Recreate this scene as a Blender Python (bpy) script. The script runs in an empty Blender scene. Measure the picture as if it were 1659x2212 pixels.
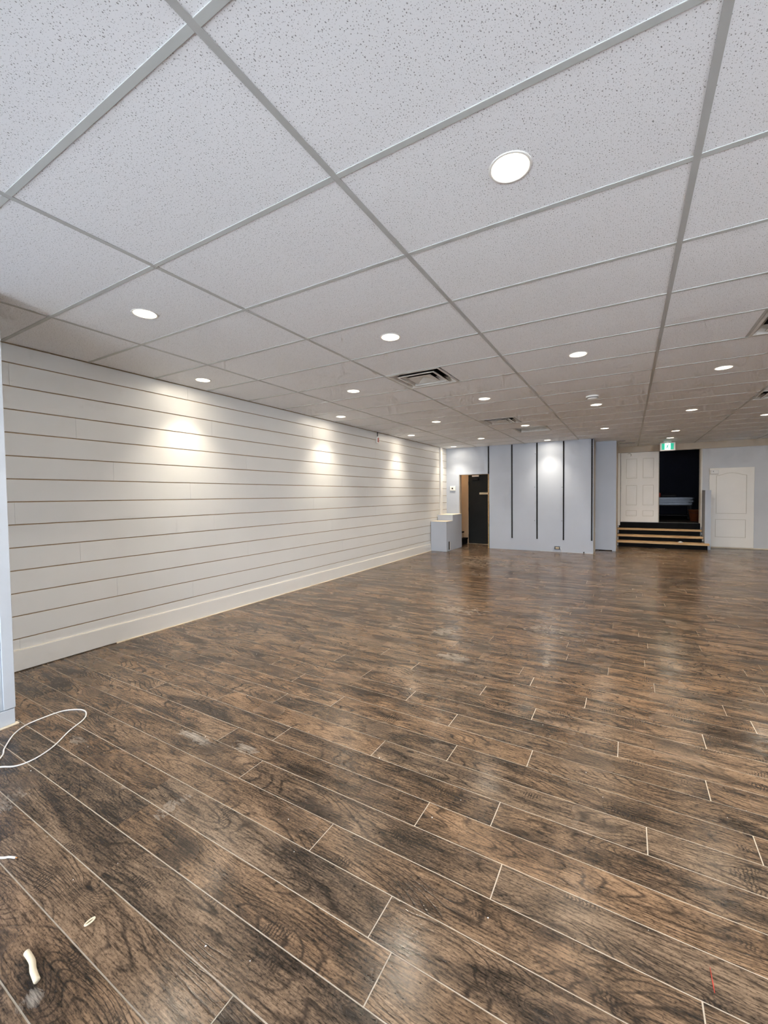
import bpy, bmesh, math, random
from mathutils import Vector, Matrix
random.seed(7)
scn = bpy.context.scene
COL = scn.collection

# ------------------------------------------------------------------ camera
F_PX, PPX, PPY, CAM_H = 893.709, 14.441, -6.515, 1.3923
YAW, PITCH, ROLL = -0.521310, -0.032137, -0.011380
fwd = Vector((math.sin(YAW) * math.cos(PITCH), math.cos(YAW) * math.cos(PITCH), math.sin(PITCH)))
rt = Vector((math.cos(YAW), -math.sin(YAW), 0)); up = rt.cross(fwd)
c_, s_ = math.cos(ROLL), math.sin(ROLL)
rt, up = rt * c_ + up * s_, up * c_ - rt * s_
cam_d = bpy.data.cameras.new('camera'); cam = bpy.data.objects.new('camera', cam_d); COL.objects.link(cam)
m3 = Matrix((rt, up, -fwd)).transposed()
cam.matrix_world = Matrix.Translation((0, 0, CAM_H)) @ m3.to_4x4()
cam_d.sensor_fit = 'AUTO'; cam_d.sensor_width = 36; cam_d.lens = F_PX / 2212 * 36
cam_d.shift_x = -PPX / 2212; cam_d.shift_y = -(-PPY) / 2212 * 1.0
cam_d.clip_start = 0.02
scn.camera = cam

# ------------------------------------------------------------------ world, exposure
SKY_STRENGTH = 6.9
LAMP_W = 4.3
GLOW_W = 2.3
LAMP_COL = (1.0, 0.88, 0.71)
w = bpy.data.worlds.new('overcast_sky'); scn.world = w; w.use_nodes = True
bg = w.node_tree.nodes['Background']
bg.inputs[0].default_value = (0.89, 0.915, 1.0, 1); bg.inputs[1].default_value = SKY_STRENGTH
vs = scn.view_settings
vs.view_transform = 'Standard'; vs.look = 'None'; vs.gamma = 1; vs.use_curve_mapping = False
vs.exposure = 0.92
cy = scn.cycles
cy.max_bounces = 6; cy.diffuse_bounces = 4; cy.glossy_bounces = 3; cy.transmission_bounces = 2; cy.transparent_max_bounces = 4
cy.caustics_reflective = False; cy.caustics_refractive = False; cy.sample_clamp_indirect = 6.0
cy.use_adaptive_sampling = True; cy.adaptive_threshold = .12; cy.adaptive_min_samples = 12

# ------------------------------------------------------------------ measures (metres)
ZC = 2.6412                      # ceiling grid face
XL = -4.292                      # shiplap face
XR = 4.9
YF = -1.6                        # shop front
YB = 10.55                       # back wall
YA = 11.28                       # alcove wall
YD = 13.0                        # stair / white door wall
GX0, GY0, GDX, GDY = -1.0039, 0.7321, 1.2192, 0.6096
WALL_TOP = ZC + 0.28

# ------------------------------------------------------------------ node helper
class G:
    def __init__(s, name, **bs):
        s.mat = bpy.data.materials.new(name); s.mat.use_nodes = True
        s.nt = s.mat.node_tree; s.b = s.nt.nodes['Principled BSDF']
        for k, v in bs.items(): s.set(k, v)
    def set(s, k, v):
        k = {'color': 'Base Color', 'rough': 'Roughness', 'metal': 'Metallic', 'spec': 'Specular IOR Level', 'ior': 'IOR',
             'emit': 'Emission Color', 'estr': 'Emission Strength', 'normal': 'Normal'}.get(k, k)
        s.put(s.b.inputs[k], v)
    def put(s, sock, v):
        if isinstance(v, bpy.types.NodeSocket): s.nt.links.new(v, sock)
        elif isinstance(v, tuple) and len(v) == 3 and sock.type == 'RGBA': sock.default_value = (*v, 1)
        elif v is not None: sock.default_value = v
    def node(s, t, ins=None, **props):
        n = s.nt.nodes.new('ShaderNode' + t)
        for k, v in props.items(): setattr(n, k, v)
        for k, v in (ins or {}).items(): s.put(n.inputs[k], v)
        return n
    def m(s, op, a, b=None, c=None, clamp=False):
        n = s.node('Math', operation=op); n.use_clamp = clamp
        for i, v in enumerate((a, b, c)): s.put(n.inputs[i], v)
        return n.outputs[0]
    def vm(s, op, a, b=None):
        n = s.node('VectorMath', operation=op); s.put(n.inputs[0], a)
        if b is not None: s.put(n.inputs[1], b)
        return n.outputs['Value'] if op in ('LENGTH', 'DISTANCE', 'DOT_PRODUCT') else n.outputs[0]
    def xyz(s, v):
        n = s.node('SeparateXYZ', {0: v}); return n.outputs
    def vec(s, x, y, z): return s.node('CombineXYZ', {0: x, 1: y, 2: z}).outputs[0]
    def noise(s, v, scale, detail=2, rough=.5, dist=0.0, dim='3D'):
        return s.node('TexNoise', noise_dimensions=dim, ins={'Vector': v, 'Scale': scale, 'Detail': detail, 'Roughness': rough, 'Distortion': dist}).outputs[0]
    def ramp(s, f, stops, interp='LINEAR'):
        n = s.node('ValToRGB', {0: f}); r = n.color_ramp; r.interpolation = interp
        while len(r.elements) < len(stops): r.elements.new(0.5)
        for e, (p, c) in zip(r.elements, stops):
            e.position = p; e.color = (c, c, c, 1) if not isinstance(c, tuple) else (*c, 1)
        return n.outputs[0]
    def mix(s, f, a, b, blend='MIX'):
        n = s.node('Mix', data_type='RGBA', blend_type=blend)
        s.put(n.inputs[0], f); s.put(n.inputs[6], a); s.put(n.inputs[7], b)
        return n.outputs[2]
    def bump(s, h, strength=.3, dist=.002):
        return s.node('Bump', {'Height': h, 'Strength': strength, 'Distance': dist}).outputs[0]
    def obj(s): return s.node('TexCoord').outputs['Object']
    def pos(s): return s.node('NewGeometry').outputs['Position']

def plain(name, color, rough=.5, var=.06, scale=6, bump=0.0, metal=0.0, spec=.5):
    g = G(name, rough=rough, metal=metal, spec=spec)
    p = g.pos(); n = g.noise(p, scale, 4, .6)
    lo = tuple(c * (1 - var) for c in color); hi = tuple(min(1, c * (1 + var)) for c in color)
    g.set('color', g.mix(g.ramp(n, [(.3, 0.0), (.7, 1.0)]), lo, hi))
    if bump: g.set('normal', g.bump(g.noise(p, scale * 40, 3), bump, .001))
    return g.mat

# ------------------------------------------------------------------ mesh helpers
def link(name, me, mat=None, parent=None):
    o = bpy.data.objects.new(name, me); COL.objects.link(o)
    if mat is not None and me is not None and not me.materials: me.materials.append(mat)
    if parent is not None: o.parent = parent
    return o
def woff(parent):
    v = Vector((0, 0, 0))
    while parent is not None: v += parent.location; parent = parent.parent
    return v
def pyd(name, verts, faces, mat=None, parent=None, smooth=False):
    """verts are world coordinates; parents are only ever translated."""
    o_ = woff(parent)
    me = bpy.data.meshes.new(name)
    me.from_pydata([(v[0] - o_.x, v[1] - o_.y, v[2] - o_.z) for v in verts], [], faces)
    bm = bmesh.new(); bm.from_mesh(me); bmesh.ops.recalc_face_normals(bm, faces=bm.faces); bm.to_mesh(me); bm.free()
    if smooth:
        for p in me.polygons: p.use_smooth = True
    me.update()
    return link(name, me, mat, parent)
BOXF = [(0, 1, 3, 2), (4, 6, 7, 5), (0, 4, 5, 1), (2, 3, 7, 6), (0, 2, 6, 4), (1, 5, 7, 3)]
def boxv(x0, x1, y0, y1, z0, z1):
    return [(x, y, z) for x in (x0, x1) for y in (y0, y1) for z in (z0, z1)]
def box(name, x0, x1, y0, y1, z0, z1, mat=None, parent=None, bevel=0.0, seg=1):
    o_ = woff(parent)
    me = bpy.data.meshes.new(name)
    bm = bmesh.new()
    vs_ = [bm.verts.new((v[0] - o_.x, v[1] - o_.y, v[2] - o_.z)) for v in boxv(x0, x1, y0, y1, z0, z1)]
    for f in BOXF: bm.faces.new([vs_[i] for i in f])
    bmesh.ops.recalc_face_normals(bm, faces=bm.faces)
    if bevel: bmesh.ops.bevel(bm, geom=bm.edges[:], offset=bevel, segments=seg, affect='EDGES', profile=.5)
    bm.to_mesh(me); bm.free()
    return link(name, me, mat, parent)
def grid_plate(name, us, vs_, hole, mp, mat=None, parent=None):
    """connected plate on a u,v grid with holes; mp(u,v,k) k=0 front,1 back -> world point"""
    idx = {}; V = []; Fc = []
    def vi(i, j, k):
        if (i, j, k) not in idx: idx[(i, j, k)] = len(V); V.append(mp(us[i], vs_[j], k))
        return idx[(i, j, k)]
    nu, nv = len(us) - 1, len(vs_) - 1
    solid = lambda i, j: 0 <= i < nu and 0 <= j < nv and not hole((us[i] + us[i + 1]) / 2, (vs_[j] + vs_[j + 1]) / 2)
    for i in range(nu):
        for j in range(nv):
            if not solid(i, j): continue
            Fc.append([vi(i, j, 0), vi(i + 1, j, 0), vi(i + 1, j + 1, 0), vi(i, j + 1, 0)])
            Fc.append([vi(i, j, 1), vi(i, j + 1, 1), vi(i + 1, j + 1, 1), vi(i + 1, j, 1)])
            for di, dj, a, b in ((-1, 0, (i, j), (i, j + 1)), (1, 0, (i + 1, j), (i + 1, j + 1)), (0, -1, (i, j), (i + 1, j)), (0, 1, (i, j + 1), (i + 1, j + 1))):
                if not solid(i + di, j + dj):
                    Fc.append([vi(*a, 0), vi(*b, 0), vi(*b, 1), vi(*a, 1)])
    return pyd(name, V, Fc, mat, parent)
def wall_with_holes(name, x0, x1, z0, z1, holes, y0, y1, mat, parent=None):
    us = sorted({x0, x1, *[h[0] for h in holes], *[h[1] for h in holes]})
    zs = sorted({z0, z1, *[h[2] for h in holes], *[h[3] for h in holes]})
    return grid_plate(name, us, zs, lambda u, v: any(h[0] < u < h[1] and h[2] < v < h[3] for h in holes),
                      lambda u, v, k: (u, y1 if k else y0, v), mat, parent)
def extrude_poly(name, pts, mp, mat=None, parent=None):
    n = len(pts); V = [mp(u, v, 0) for u, v in pts] + [mp(u, v, 1) for u, v in pts]
    Fc = [list(range(n)), list(range(2 * n - 1, n - 1, -1))] + [[i, (i + 1) % n, n + (i + 1) % n, n + i] for i in range(n)]
    return pyd(name, V, Fc, mat, parent)
def ring_poly(name, outer, inner, mp, mat=None, parent=None):
    n = len(outer)
    V = [mp(*p, 0) for p in outer] + [mp(*p, 0) for p in inner] + [mp(*p, 1) for p in outer] + [mp(*p, 1) for p in inner]
    Fc = []
    for i in range(n):
        j = (i + 1) % n
        Fc += [[i, j, n + j, n + i], [2 * n + i, 3 * n + i, 3 * n + j, 2 * n + j], [i, 2 * n + i, 2 * n + j, j], [n + i, n + j, 3 * n + j, 3 * n + i]]
    return pyd(name, V, Fc, mat, parent)
def lathe(name, prof, cx, cy, mat=None, parent=None, n=32, smooth=True):
    """prof: list of (r, z) world z; closed caps when r == 0"""
    V = []; rows = []; Fc = []
    for r, z in prof:
        if r < 1e-6: rows.append([len(V)]); V.append((cx, cy, z))
        else:
            rows.append(list(range(len(V), len(V) + n)))
            V += [(cx + r * math.cos(2 * math.pi * i / n), cy + r * math.sin(2 * math.pi * i / n), z) for i in range(n)]
    for a, b in zip(rows, rows[1:]):
        for i in range(n):
            j = (i + 1) % n
            if len(a) == 1 and len(b) == 1: continue
            if len(a) == 1: Fc.append([a[0], b[i], b[j]])
            elif len(b) == 1: Fc.append([a[i], a[j], b[0]])
            else: Fc.append([a[i], a[j], b[j], b[i]])
    return pyd(name, V, Fc, mat, parent, smooth)
def catmull(P, k=8, closed=False):
    P = [Vector(p) for p in P]; out = []; n = len(P)
    for i in range(n if closed else n - 1):
        g = (lambda q: P[q % n]) if closed else (lambda q: P[max(0, min(n - 1, q))])
        a, b, c, d = g(i - 1), g(i), g(i + 1), g(i + 2)
        for t in range(k):
            t /= k
            out.append(.5 * ((2 * b) + (c - a) * t + (2 * a - 5 * b + 4 * c - d) * t * t + (3 * b - a - 3 * c + d) * t ** 3))
    if not closed: out.append(P[-1])
    return out
def tube(name, P, r, mat=None, parent=None, k=8, n=8, closed=False, hollow=0.0):
    pts = catmull(P, k, closed); V = []; Fc = []; L = len(pts)
    for i, p in enumerate(pts):
        a = pts[(i - 1) % L] if closed or i > 0 else p
        b = pts[(i + 1) % L] if closed or i < L - 1 else p
        t = (b - a).normalized(); ref = Vector((0, 0, 1)) if abs(t.z) < .9 else Vector((1, 0, 0))
        s1 = t.cross(ref).normalized(); s2 = s1.cross(t)
        V += [tuple(p + r * (math.cos(2 * math.pi * q / n) * s1 + math.sin(2 * math.pi * q / n) * s2)) for q in range(n)]
    for i in range(L if closed else L - 1):
        for q in range(n):
            q2 = (q + 1) % n; i2 = (i + 1) % L
            Fc.append([i * n + q, i * n + q2, i2 * n + q2, i2 * n + q])
    if not closed: Fc += [list(range(n)), list(range((L - 1) * n, L * n))]
    return pyd(name, V, Fc, mat, parent, True)
def tag(o, label, cat, group=None, kind=None):
    o['label'] = label; o['category'] = cat
    if group: o['group'] = group
    if kind: o['kind'] = kind
    return o
def thing(name, loc, label, cat, group=None, kind=None):
    o = bpy.data.objects.new(name, None); COL.objects.link(o); o.location = loc; o.empty_display_size = .1
    return tag(o, label, cat, group, kind)
def struct(o, label, cat): return tag(o, label, cat, kind='structure')

# ------------------------------------------------------------------ materials
FLOOR_C = [(.030, .0218, .0158), (.066, .0468, .0332), (.116, .0795, .0525), (.176, .120, .078), (.252, .172, .112)]
def wood_tile_mat(name, island):
    g = G(name, spec=.42)
    seed = g.node('NewGeometry').outputs['Random Per Island'] if island else g.node('ObjectInfo').outputs['Random']
    X, Y, _ = g.xyz(g.obj())
    u = g.m('MULTIPLY_ADD', seed, 97.3, X); v = g.m('MULTIPLY_ADD', seed, 53.1, Y)
    def n2(su, sv, ou=0.0, detail=2.0, rough=.5, dist=0.0):
        return g.noise(g.vec(g.m('MULTIPLY_ADD', u, su, ou), g.m('MULTIPLY', v, sv), 0.0), 1.0, detail, rough, dist, '2D')
    small = n2(16.0, 46.0, 0, 2, .6)
    f1 = n2(1.5, 6.0, 3.0, 0.6, .4)
    # knots: sparse cells that bend the grain into rings
    kv = g.node('TexVoronoi', {'Vector': g.vec(g.m('MULTIPLY', u, 2.1), g.m('MULTIPLY', v, 6.0), 0.0), 'Scale': 1.0}, feature='F1', voronoi_dimensions='2D')
    kon = g.ramp(g.xyz(kv.outputs['Color'])[0], [(.70, 0.0), (.73, 1.0)])
    kd = g.m('ADD', kv.outputs['Distance'], g.m('MULTIPLY', g.m('SUBTRACT', small, .5), .08))
    kb = g.m('MULTIPLY', kon, g.m('POWER', g.m('SUBTRACT', 1.0, g.m('MULTIPLY', kd, 2.0), clamp=True), 2.0))
    fld = g.m('ADD', g.m('ADD', g.m('MULTIPLY', f1, 15.0), g.m('MULTIPLY', v, 38.0)), g.m('ADD', g.m('MULTIPLY', small, .45), g.m('MULTIPLY', kb, 7.0)))
    ln = g.m('PINGPONG', fld, 0.5)
    lines = g.ramp(ln, [(0.0, 0.0), (.05, .15), (.17, 1.0)])
    gate = g.ramp(n2(2.6, 9.0, 15.0, 2, .6), [(.36, 0.10), (.56, 1.0)])
    dark = g.m('MULTIPLY', g.m('SUBTRACT', 1.0, lines), g.m('MAXIMUM', gate, g.m('MULTIPLY', kb, 1.5), clamp=True))
    # smoky blotches, broken up into fine specks
    fine = n2(11.0, 150.0, 0, 3, .7)
    spk = n2(70.0, 190.0, 7.0, 2, .7)
    bl = g.m('ADD', n2(2.2, 9.5, 31.0, 4, .64, .5), g.m('ADD', g.m('MULTIPLY', g.m('SUBTRACT', spk, .5), .42), g.m('MULTIPLY', g.m('SUBTRACT', fine, .5), .34)))
    bl = g.m('ADD', bl, g.m('MULTIPLY', g.m('SUBTRACT', g.m('FRACT', g.m('MULTIPLY', seed, 17.7)), .5), .13))
    col = g.ramp(bl, [(.24, FLOOR_C[0]), (.36, FLOOR_C[1]), (.47, FLOOR_C[2]), (.58, FLOOR_C[3]), (.73, FLOOR_C[4])])
    tone = g.ramp(g.m('FRACT', g.m('MULTIPLY', seed, 7.3)), [(0.0, (.94, .97, 1.0)), (1.0, (1.05, .98, .90))])
    col = g.mix(1.0, col, tone, 'MULTIPLY')
    pores = g.ramp(fine, [(.33, .45), (.46, .95), (.70, 1.20)])
    speck = g.ramp(spk, [(.28, .35), (.43, 1.0)])
    col = g.mix(1.0, col, pores, 'MULTIPLY'); col = g.mix(.75, col, speck, 'MULTIPLY')
    core = g.m('MULTIPLY', kon, g.ramp(kd, [(.03, .9), (.075, 0.0)]))
    halo = g.m('MULTIPLY', kon, g.ramp(kd, [(.05, .30), (.20, 0.0)]))
    col = g.mix(g.m('MAXIMUM', g.m('MULTIPLY', dark, .80), g.m('MAXIMUM', core, g.m('MULTIPLY', halo, g.ramp(small, [(.35, 1.0), (.6, .25)])))), col, (.016, .012, .010))
    # saw chatter marks running across the board in a few patches
    pm = g.ramp(n2(4.5, 12.0, 71.0, 0), [(.76, 0.0), (.83, 1.0)])
    st = g.m('PINGPONG', g.m('MULTIPLY_ADD', u, 80.0, g.m('MULTIPLY', small, 2.2)), .5)
    col = g.mix(g.m('MULTIPLY', pm, g.ramp(st, [(.12, .75), (.3, 0.0)])), col, (.018, .014, .012))
    # pale dust scuffs left on the floor
    p = g.pos(); px, py, _ = g.xyz(p); dn = g.noise(g.vec(g.m('MULTIPLY', px, 9.0), g.m('MULTIPLY', py, 22.0), 0.0), 1.0, 4, .75, .8, '2D')
    dust = None
    for sx, sy, rx, ry, k in ((-2.2, 1.475, .24, .04, 1.0), (-1.82, 1.55, .16, .05, .6), (-1.78, 1.08, .05, .10, .6), (-1.615, 3.9, .13, .18, .9), (-1.29, 3.3, .16, .12, .9),
                              (-1.435, .448, .04, .04, .9), (-2.49, .72, .12, .10, .7), (-2.75, 1.12, .10, .05, .6), (-1.75, 4.7, .4, .25, .6), (-.6, 4.4, .4, .25, .4), (-2.6, 8.4, 1.2, .9, .4), (.3, 11.0, .9, .6, .4)):
        d = g.m('ADD', g.m('POWER', g.m('DIVIDE', g.m('SUBTRACT', px, sx), rx), 2.0), g.m('POWER', g.m('DIVIDE', g.m('SUBTRACT', py, sy), ry), 2.0))
        e = g.m('MULTIPLY', g.m('SUBTRACT', 1.0, d, clamp=True), k)
        dust = e if dust is None else g.m('MAXIMUM', dust, e)
    dustm = g.m('MULTIPLY', g.ramp(g.m('MULTIPLY_ADD', dust, .35, dn), [(.62, 0.0), (.86, 1.0)]), g.ramp(dust, [(0.0, 0.0), (.15, 1.0)]))
    col = g.mix(g.m('MULTIPLY', dustm, g.ramp(fine, [(.35, .1), (.62, .75)])), col, (.42, .38, .33))
    g.set('color', col)
    r = g.m('MULTIPLY_ADD', dustm, .3, g.ramp(g.noise(p, 2.2, 2, .5, 0.0, '2D'), [(.3, .17), (.7, .29)]))
    g.set('rough', r)
    h = g.m('SUBTRACT', g.m('MULTIPLY', fine, .7), g.m('MULTIPLY', dark, .5))
    g.set('normal', g.bump(h, .25, .0012))
    return g.mat

def ceiling_tile_mat():
    g = G('mineral_fibre_tile', rough=.9, spec=.2)
    p = g.pos(); X, Y, Z = g.xyz(p)
    warp = g.noise(p, 25.0, 2)
    q = g.vec(g.m('ADD', X, g.m('MULTIPLY', warp, .012)), g.m('ADD', g.m('MULTIPLY', Y, .85), g.m('MULTIPLY', warp, .016)), 0.0)
    holes = None
    for sc, lo, hi in ((98.0, .08, .12), (150.0, .10, .10)):
        v = g.node('TexVoronoi', {'Vector': q, 'Scale': sc, 'Randomness': 1.0}, feature='F1', voronoi_dimensions='2D')
        cr = g.xyz(v.outputs['Color'])[0]
        rad = g.m('MULTIPLY', g.ramp(cr, [(.25, 0.0), (.3, .35), (1.0, 1.0)]), hi * 1.6)
        hmask = g.ramp(g.m('SUBTRACT', rad, v.outputs['Distance']), [(0.0, 0.0), (.04, 1.0)])
        holes = hmask if holes is None else g.m('MAXIMUM', holes, hmask)
    grain = g.noise(p, 160.0, 3, .6)
    base = g.mix(g.ramp(g.noise(p, .9, 3), [(.3, 0.0), (.7, 1.0)]), (.855, .87, .90), (.885, .90, .93))
    col = g.mix(g.m('MULTIPLY', holes, .80), base, (.16, .16, .165))
    g.set('color', col)
    g.set('normal', g.bump(g.m('SUBTRACT', g.m('MULTIPLY', grain, .5), g.m('MULTIPLY', holes, 1.5)), .35, .0012))
    return g.mat

M_TILE = wood_tile_mat('wood_look_porcelain', False)
M_TILEFAR = wood_tile_mat('wood_look_porcelain_far', True)
M_GROUT = plain('beige_grout', (.50, .44, .36), .9, .12, 30)
M_CTILE = ceiling_tile_mat()
M_TEE_M = plain('tee_grey', (.46, .465, .46), .5, .03, 3)
M_TEE_C = plain('tee_lit_tone', (.53, .555, .55), .45, .03, 3)  # gleam of the cross tees painted as a paler colour
M_DECK = plain('dark_plenum', (.03, .03, .03), .95)
M_SHIP = plain('white_shiplap_paint', (.70, .70, .685), .38, .02, 1.3, .03)
M_GROOVE = plain('raw_board_groove', (.38, .265, .16), .9, .15, 8)
M_BASE = plain('white_base_paint', (.74, .73, .70), .4, .02, 1.5)
M_EDGE = plain('cream_caulk', (.78, .68, .53), .7, .06, 10)
M_LIT_TOP = plain('lit_top_cream', (.80, .745, .655), .6, .03, 5)  # paler cream for the lit top edge of the baseboard
M_GREY = plain('pale_grey_wall_paint', (.47, .515, .595), .55, .03, 1.2, .04)
M_NIB = plain('pale_blue_white_trim', (.60, .645, .70), .45, .03, 4)
M_GREY2 = plain('grey_wall_paint', (.62, .635, .66), .55, .03, 1.2, .04)
M_BEIGE = plain('beige_wall_paint', (.55, .47, .37), .6, .05, 2, .04)
M_HALL = plain('tan_hall_paint', (.54, .39, .245), .6, .05, 2, .04)
M_RAW = plain('raw_drywall_edge', (.50, .46, .40), .8, .08, 5)
M_WHITE = plain('white_door_paint', (.88, .85, .79), .4, .02, 2)
M_MOULD = plain('door_crease_shade_dirt', (.66, .62, .54), .5, .05, 6)  # crease shadow and dirt put into a darker moulding colour
M_WPLAST = plain('white_plastic', (.82, .81, .78), .35, .02, 5)
M_BLACKDOOR = plain('black_door_paint', (.012, .014, .014), .5, .1, 3, spec=.25)
M_BLACKM = plain('black_steel', (.010, .010, .012), .55, .1, 10, spec=.25)
M_BLACK = plain('black_riser_paint', (.007, .007, .008), .85, .3, 5, spec=.12)
M_PINE = None
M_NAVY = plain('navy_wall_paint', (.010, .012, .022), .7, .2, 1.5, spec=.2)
M_SILVER = plain('brushed_aluminium', (.085, .095, .11), .42, .1, 20, metal=1.0)
M_ORANGE = plain('orange_plastic', (.16, .045, .015), .5, .05)
M_RED = plain('red_plastic', (.40, .035, .02), .4, .1)
M_CREAM = plain('cream_plastic', (.78, .68, .50), .5, .06, 20)
M_CABLE = plain('white_cable_sheath', (.82, .80, .78), .4, .03, 8)
M_COPPER = plain('copper_wire', (.75, .38, .15), .35, .1, metal=1.0)
M_DIFF = plain('enamelled_diffuser', (.62, .61, .58), .4, .12, 9)
M_DUCT = plain('duct_dark', (.04, .038, .035), .7, .3, 9)
M_GREENBOARD = plain('green_drywall', (.05, .12, .09), .8, .2, 6)
M_SIDEWALK = plain('concrete_paving', (.75, .75, .74), .9, .08, 2)
M_ALU = plain('dark_window_frame', (.08, .08, .085), .4, .1, 5)
def pine():
    g = G('bare_pine', rough=.55)
    X, Y, Z = g.xyz(g.pos())
    n = g.noise(g.vec(g.m('MULTIPLY', X, 3.0), g.m('MULTIPLY', Y, 40.0), g.m('MULTIPLY', Z, 40.0)), 1.0, 4, .6, .5)
    g.set('color', g.ramp(n, [(.3, (.40, .22, .09)), (.5, (.62, .40, .19)), (.7, (.70, .49, .26))]))
    return g.mat
M_PINE = pine()
def emit(name, col, strength):
    g = G(name, color=col, emit=col, estr=strength, rough=.5)
    return g.mat
M_LENS = emit('lit_led_lens', (1.0, .88, .68), 3.0)
M_EXITG = emit('exit_green', (.0, .34, .20), .55)
M_EXITW = emit('exit_white', (.62, 1.0, .93), 1.0)
M_EXITM = emit('exit_figure_green', (.0, .22, .14), .3)
def glass():
    m = bpy.data.materials.new('window_glass'); m.use_nodes = True; nt = m.node_tree; nt.nodes.clear()
    o = nt.nodes.new('ShaderNodeOutputMaterial'); mx = nt.nodes.new('ShaderNodeMixShader'); t = nt.nodes.new('ShaderNodeBsdfTransparent')
    gl = nt.nodes.new('ShaderNodeBsdfGlossy'); gl.inputs['Roughness'].default_value = .02
    fr = nt.nodes.new('ShaderNodeFresnel'); fr.inputs[0].default_value = 1.45
    t.inputs[0].default_value = (.93, .95, .95, 1)
    nt.links.new(fr.outputs[0], mx.inputs[0]); nt.links.new(t.outputs[0], mx.inputs[1]); nt.links.new(gl.outputs[0], mx.inputs[2]); nt.links.new(mx.outputs[0], o.inputs[0])
    return m
M_GLASS = glass()

# ================================================================== STRUCTURE
# ---- floor: grout bed with porcelain boards laid on it
floor = struct(box('floor', XL - .02, XR, YF, YD + .0, -.06, -.0012, M_GROUT), 'brown wood-look plank tile floor with pale grout lines', 'floor')
RP, RY, TL, GAP = .1552, .895, 1.2640, .0042
known = {-1: -1.686, 0: -.618, 1: -.704, 2: -1.08, 3: -.404, 4: -.773, 5: -.494, 6: -1.19, 7: -.818, 8: -.442, 9: -.932, 10: -.04, 11: -1.775, 12: -.887, 13: -.237,
         14: -.612, 15: -.723, 16: .17, 17: -.127, 18: -.442, 19: .124, -2: -.95}
def tile_cells():
    for r in range(-16, 79):
        y0 = RY + RP * r; y1 = y0 + RP
        if y1 < YF or y0 > YD: continue
        j0 = known.get(r, None)
        if j0 is None: j0 = random.uniform(-TL / 2, TL / 2)
        xmax = XR; xmin = XL + .012
        k = math.floor((xmin - j0) / TL)
        while j0 + k * TL < xmax:
            a, b = j0 + k * TL, j0 + (k + 1) * TL; k += 1
            a2, b2 = max(a, xmin), min(b, xmax)
            if y0 > YA - .1: a2 = max(a2, -.245)
            elif y0 > YB - .1: a2 = max(a2, -.69) if (b2 > -.69 and a2 > -3.15) else a2
            if b2 - a2 < .03: continue
            yield r, a2, b2, max(y0, YF), min(y1, YD)
full_me = None; far_v, far_f = [], []
ind = []
for r, a, b, y0, y1 in tile_cells():
    cx, cy = (a + b) / 2, (y0 + y1) / 2
    # keep as single boards those that lie in the picture and near enough to be picked apart
    d = Vector((cx, cy, -CAM_H)); depth = cy * math.cos(YAW) + cx * math.sin(YAW)
    side = [(x * math.cos(YAW) - cy * math.sin(YAW)) / max(.2, cy * math.cos(YAW) + x * math.sin(YAW)) for x in (a, b)]
    seen = cy > .2 and depth > .3 and max(side) > -1.05 and min(side) < 1.0
    ind.append((cy if seen else 99, a, b, y0, y1))
order = sorted(range(len(ind)), key=lambda i: ind[i][0])
single = set(i for i in order[:298] if ind[i][0] < 50)
tile_cache = {}
for i, (_, a, b, y0, y1) in enumerate(ind):
    ga = .0006 if (a < -1.66 and y0 < 1.3) else (GAP / 2 if y0 < 3.2 else .0012)
    gb = .0006 if (b < -1.66 and y0 < 1.3) else (GAP / 2 if y0 < 3.2 else .0012)
    x0, x1, yy0, yy1 = a + ga, b - gb, y0 + GAP / 2, y1 - GAP / 2
    if i in single:
        key = (round(x1 - x0, 4), round(yy1 - yy0, 4))
        me = tile_cache.get(key)
        if me is None:
            hx, hy = key[0] / 2, key[1] / 2
            me = bpy.data.meshes.new('floor_tile'); me.from_pydata([(x, y, z) for x, y, z in boxv(-hx, hx, -hy, hy, -.009, 0)], [], BOXF)
            me.materials.append(M_TILE); tile_cache[key] = me
        o = link('floor_tile', me, None, floor); o.location = ((x0 + x1) / 2, (yy0 + yy1) / 2, random.uniform(-.0003, .0003))
    else:
        n = len(far_v); far_v += boxv(x0, x1, yy0, yy1, -.009, 0); far_f += [[n + q for q in f] for f in BOXF]
o = pyd('far_floor_tiles', far_v, far_f, M_TILEFAR, floor); o['kind'] = 'stuff'

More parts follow.
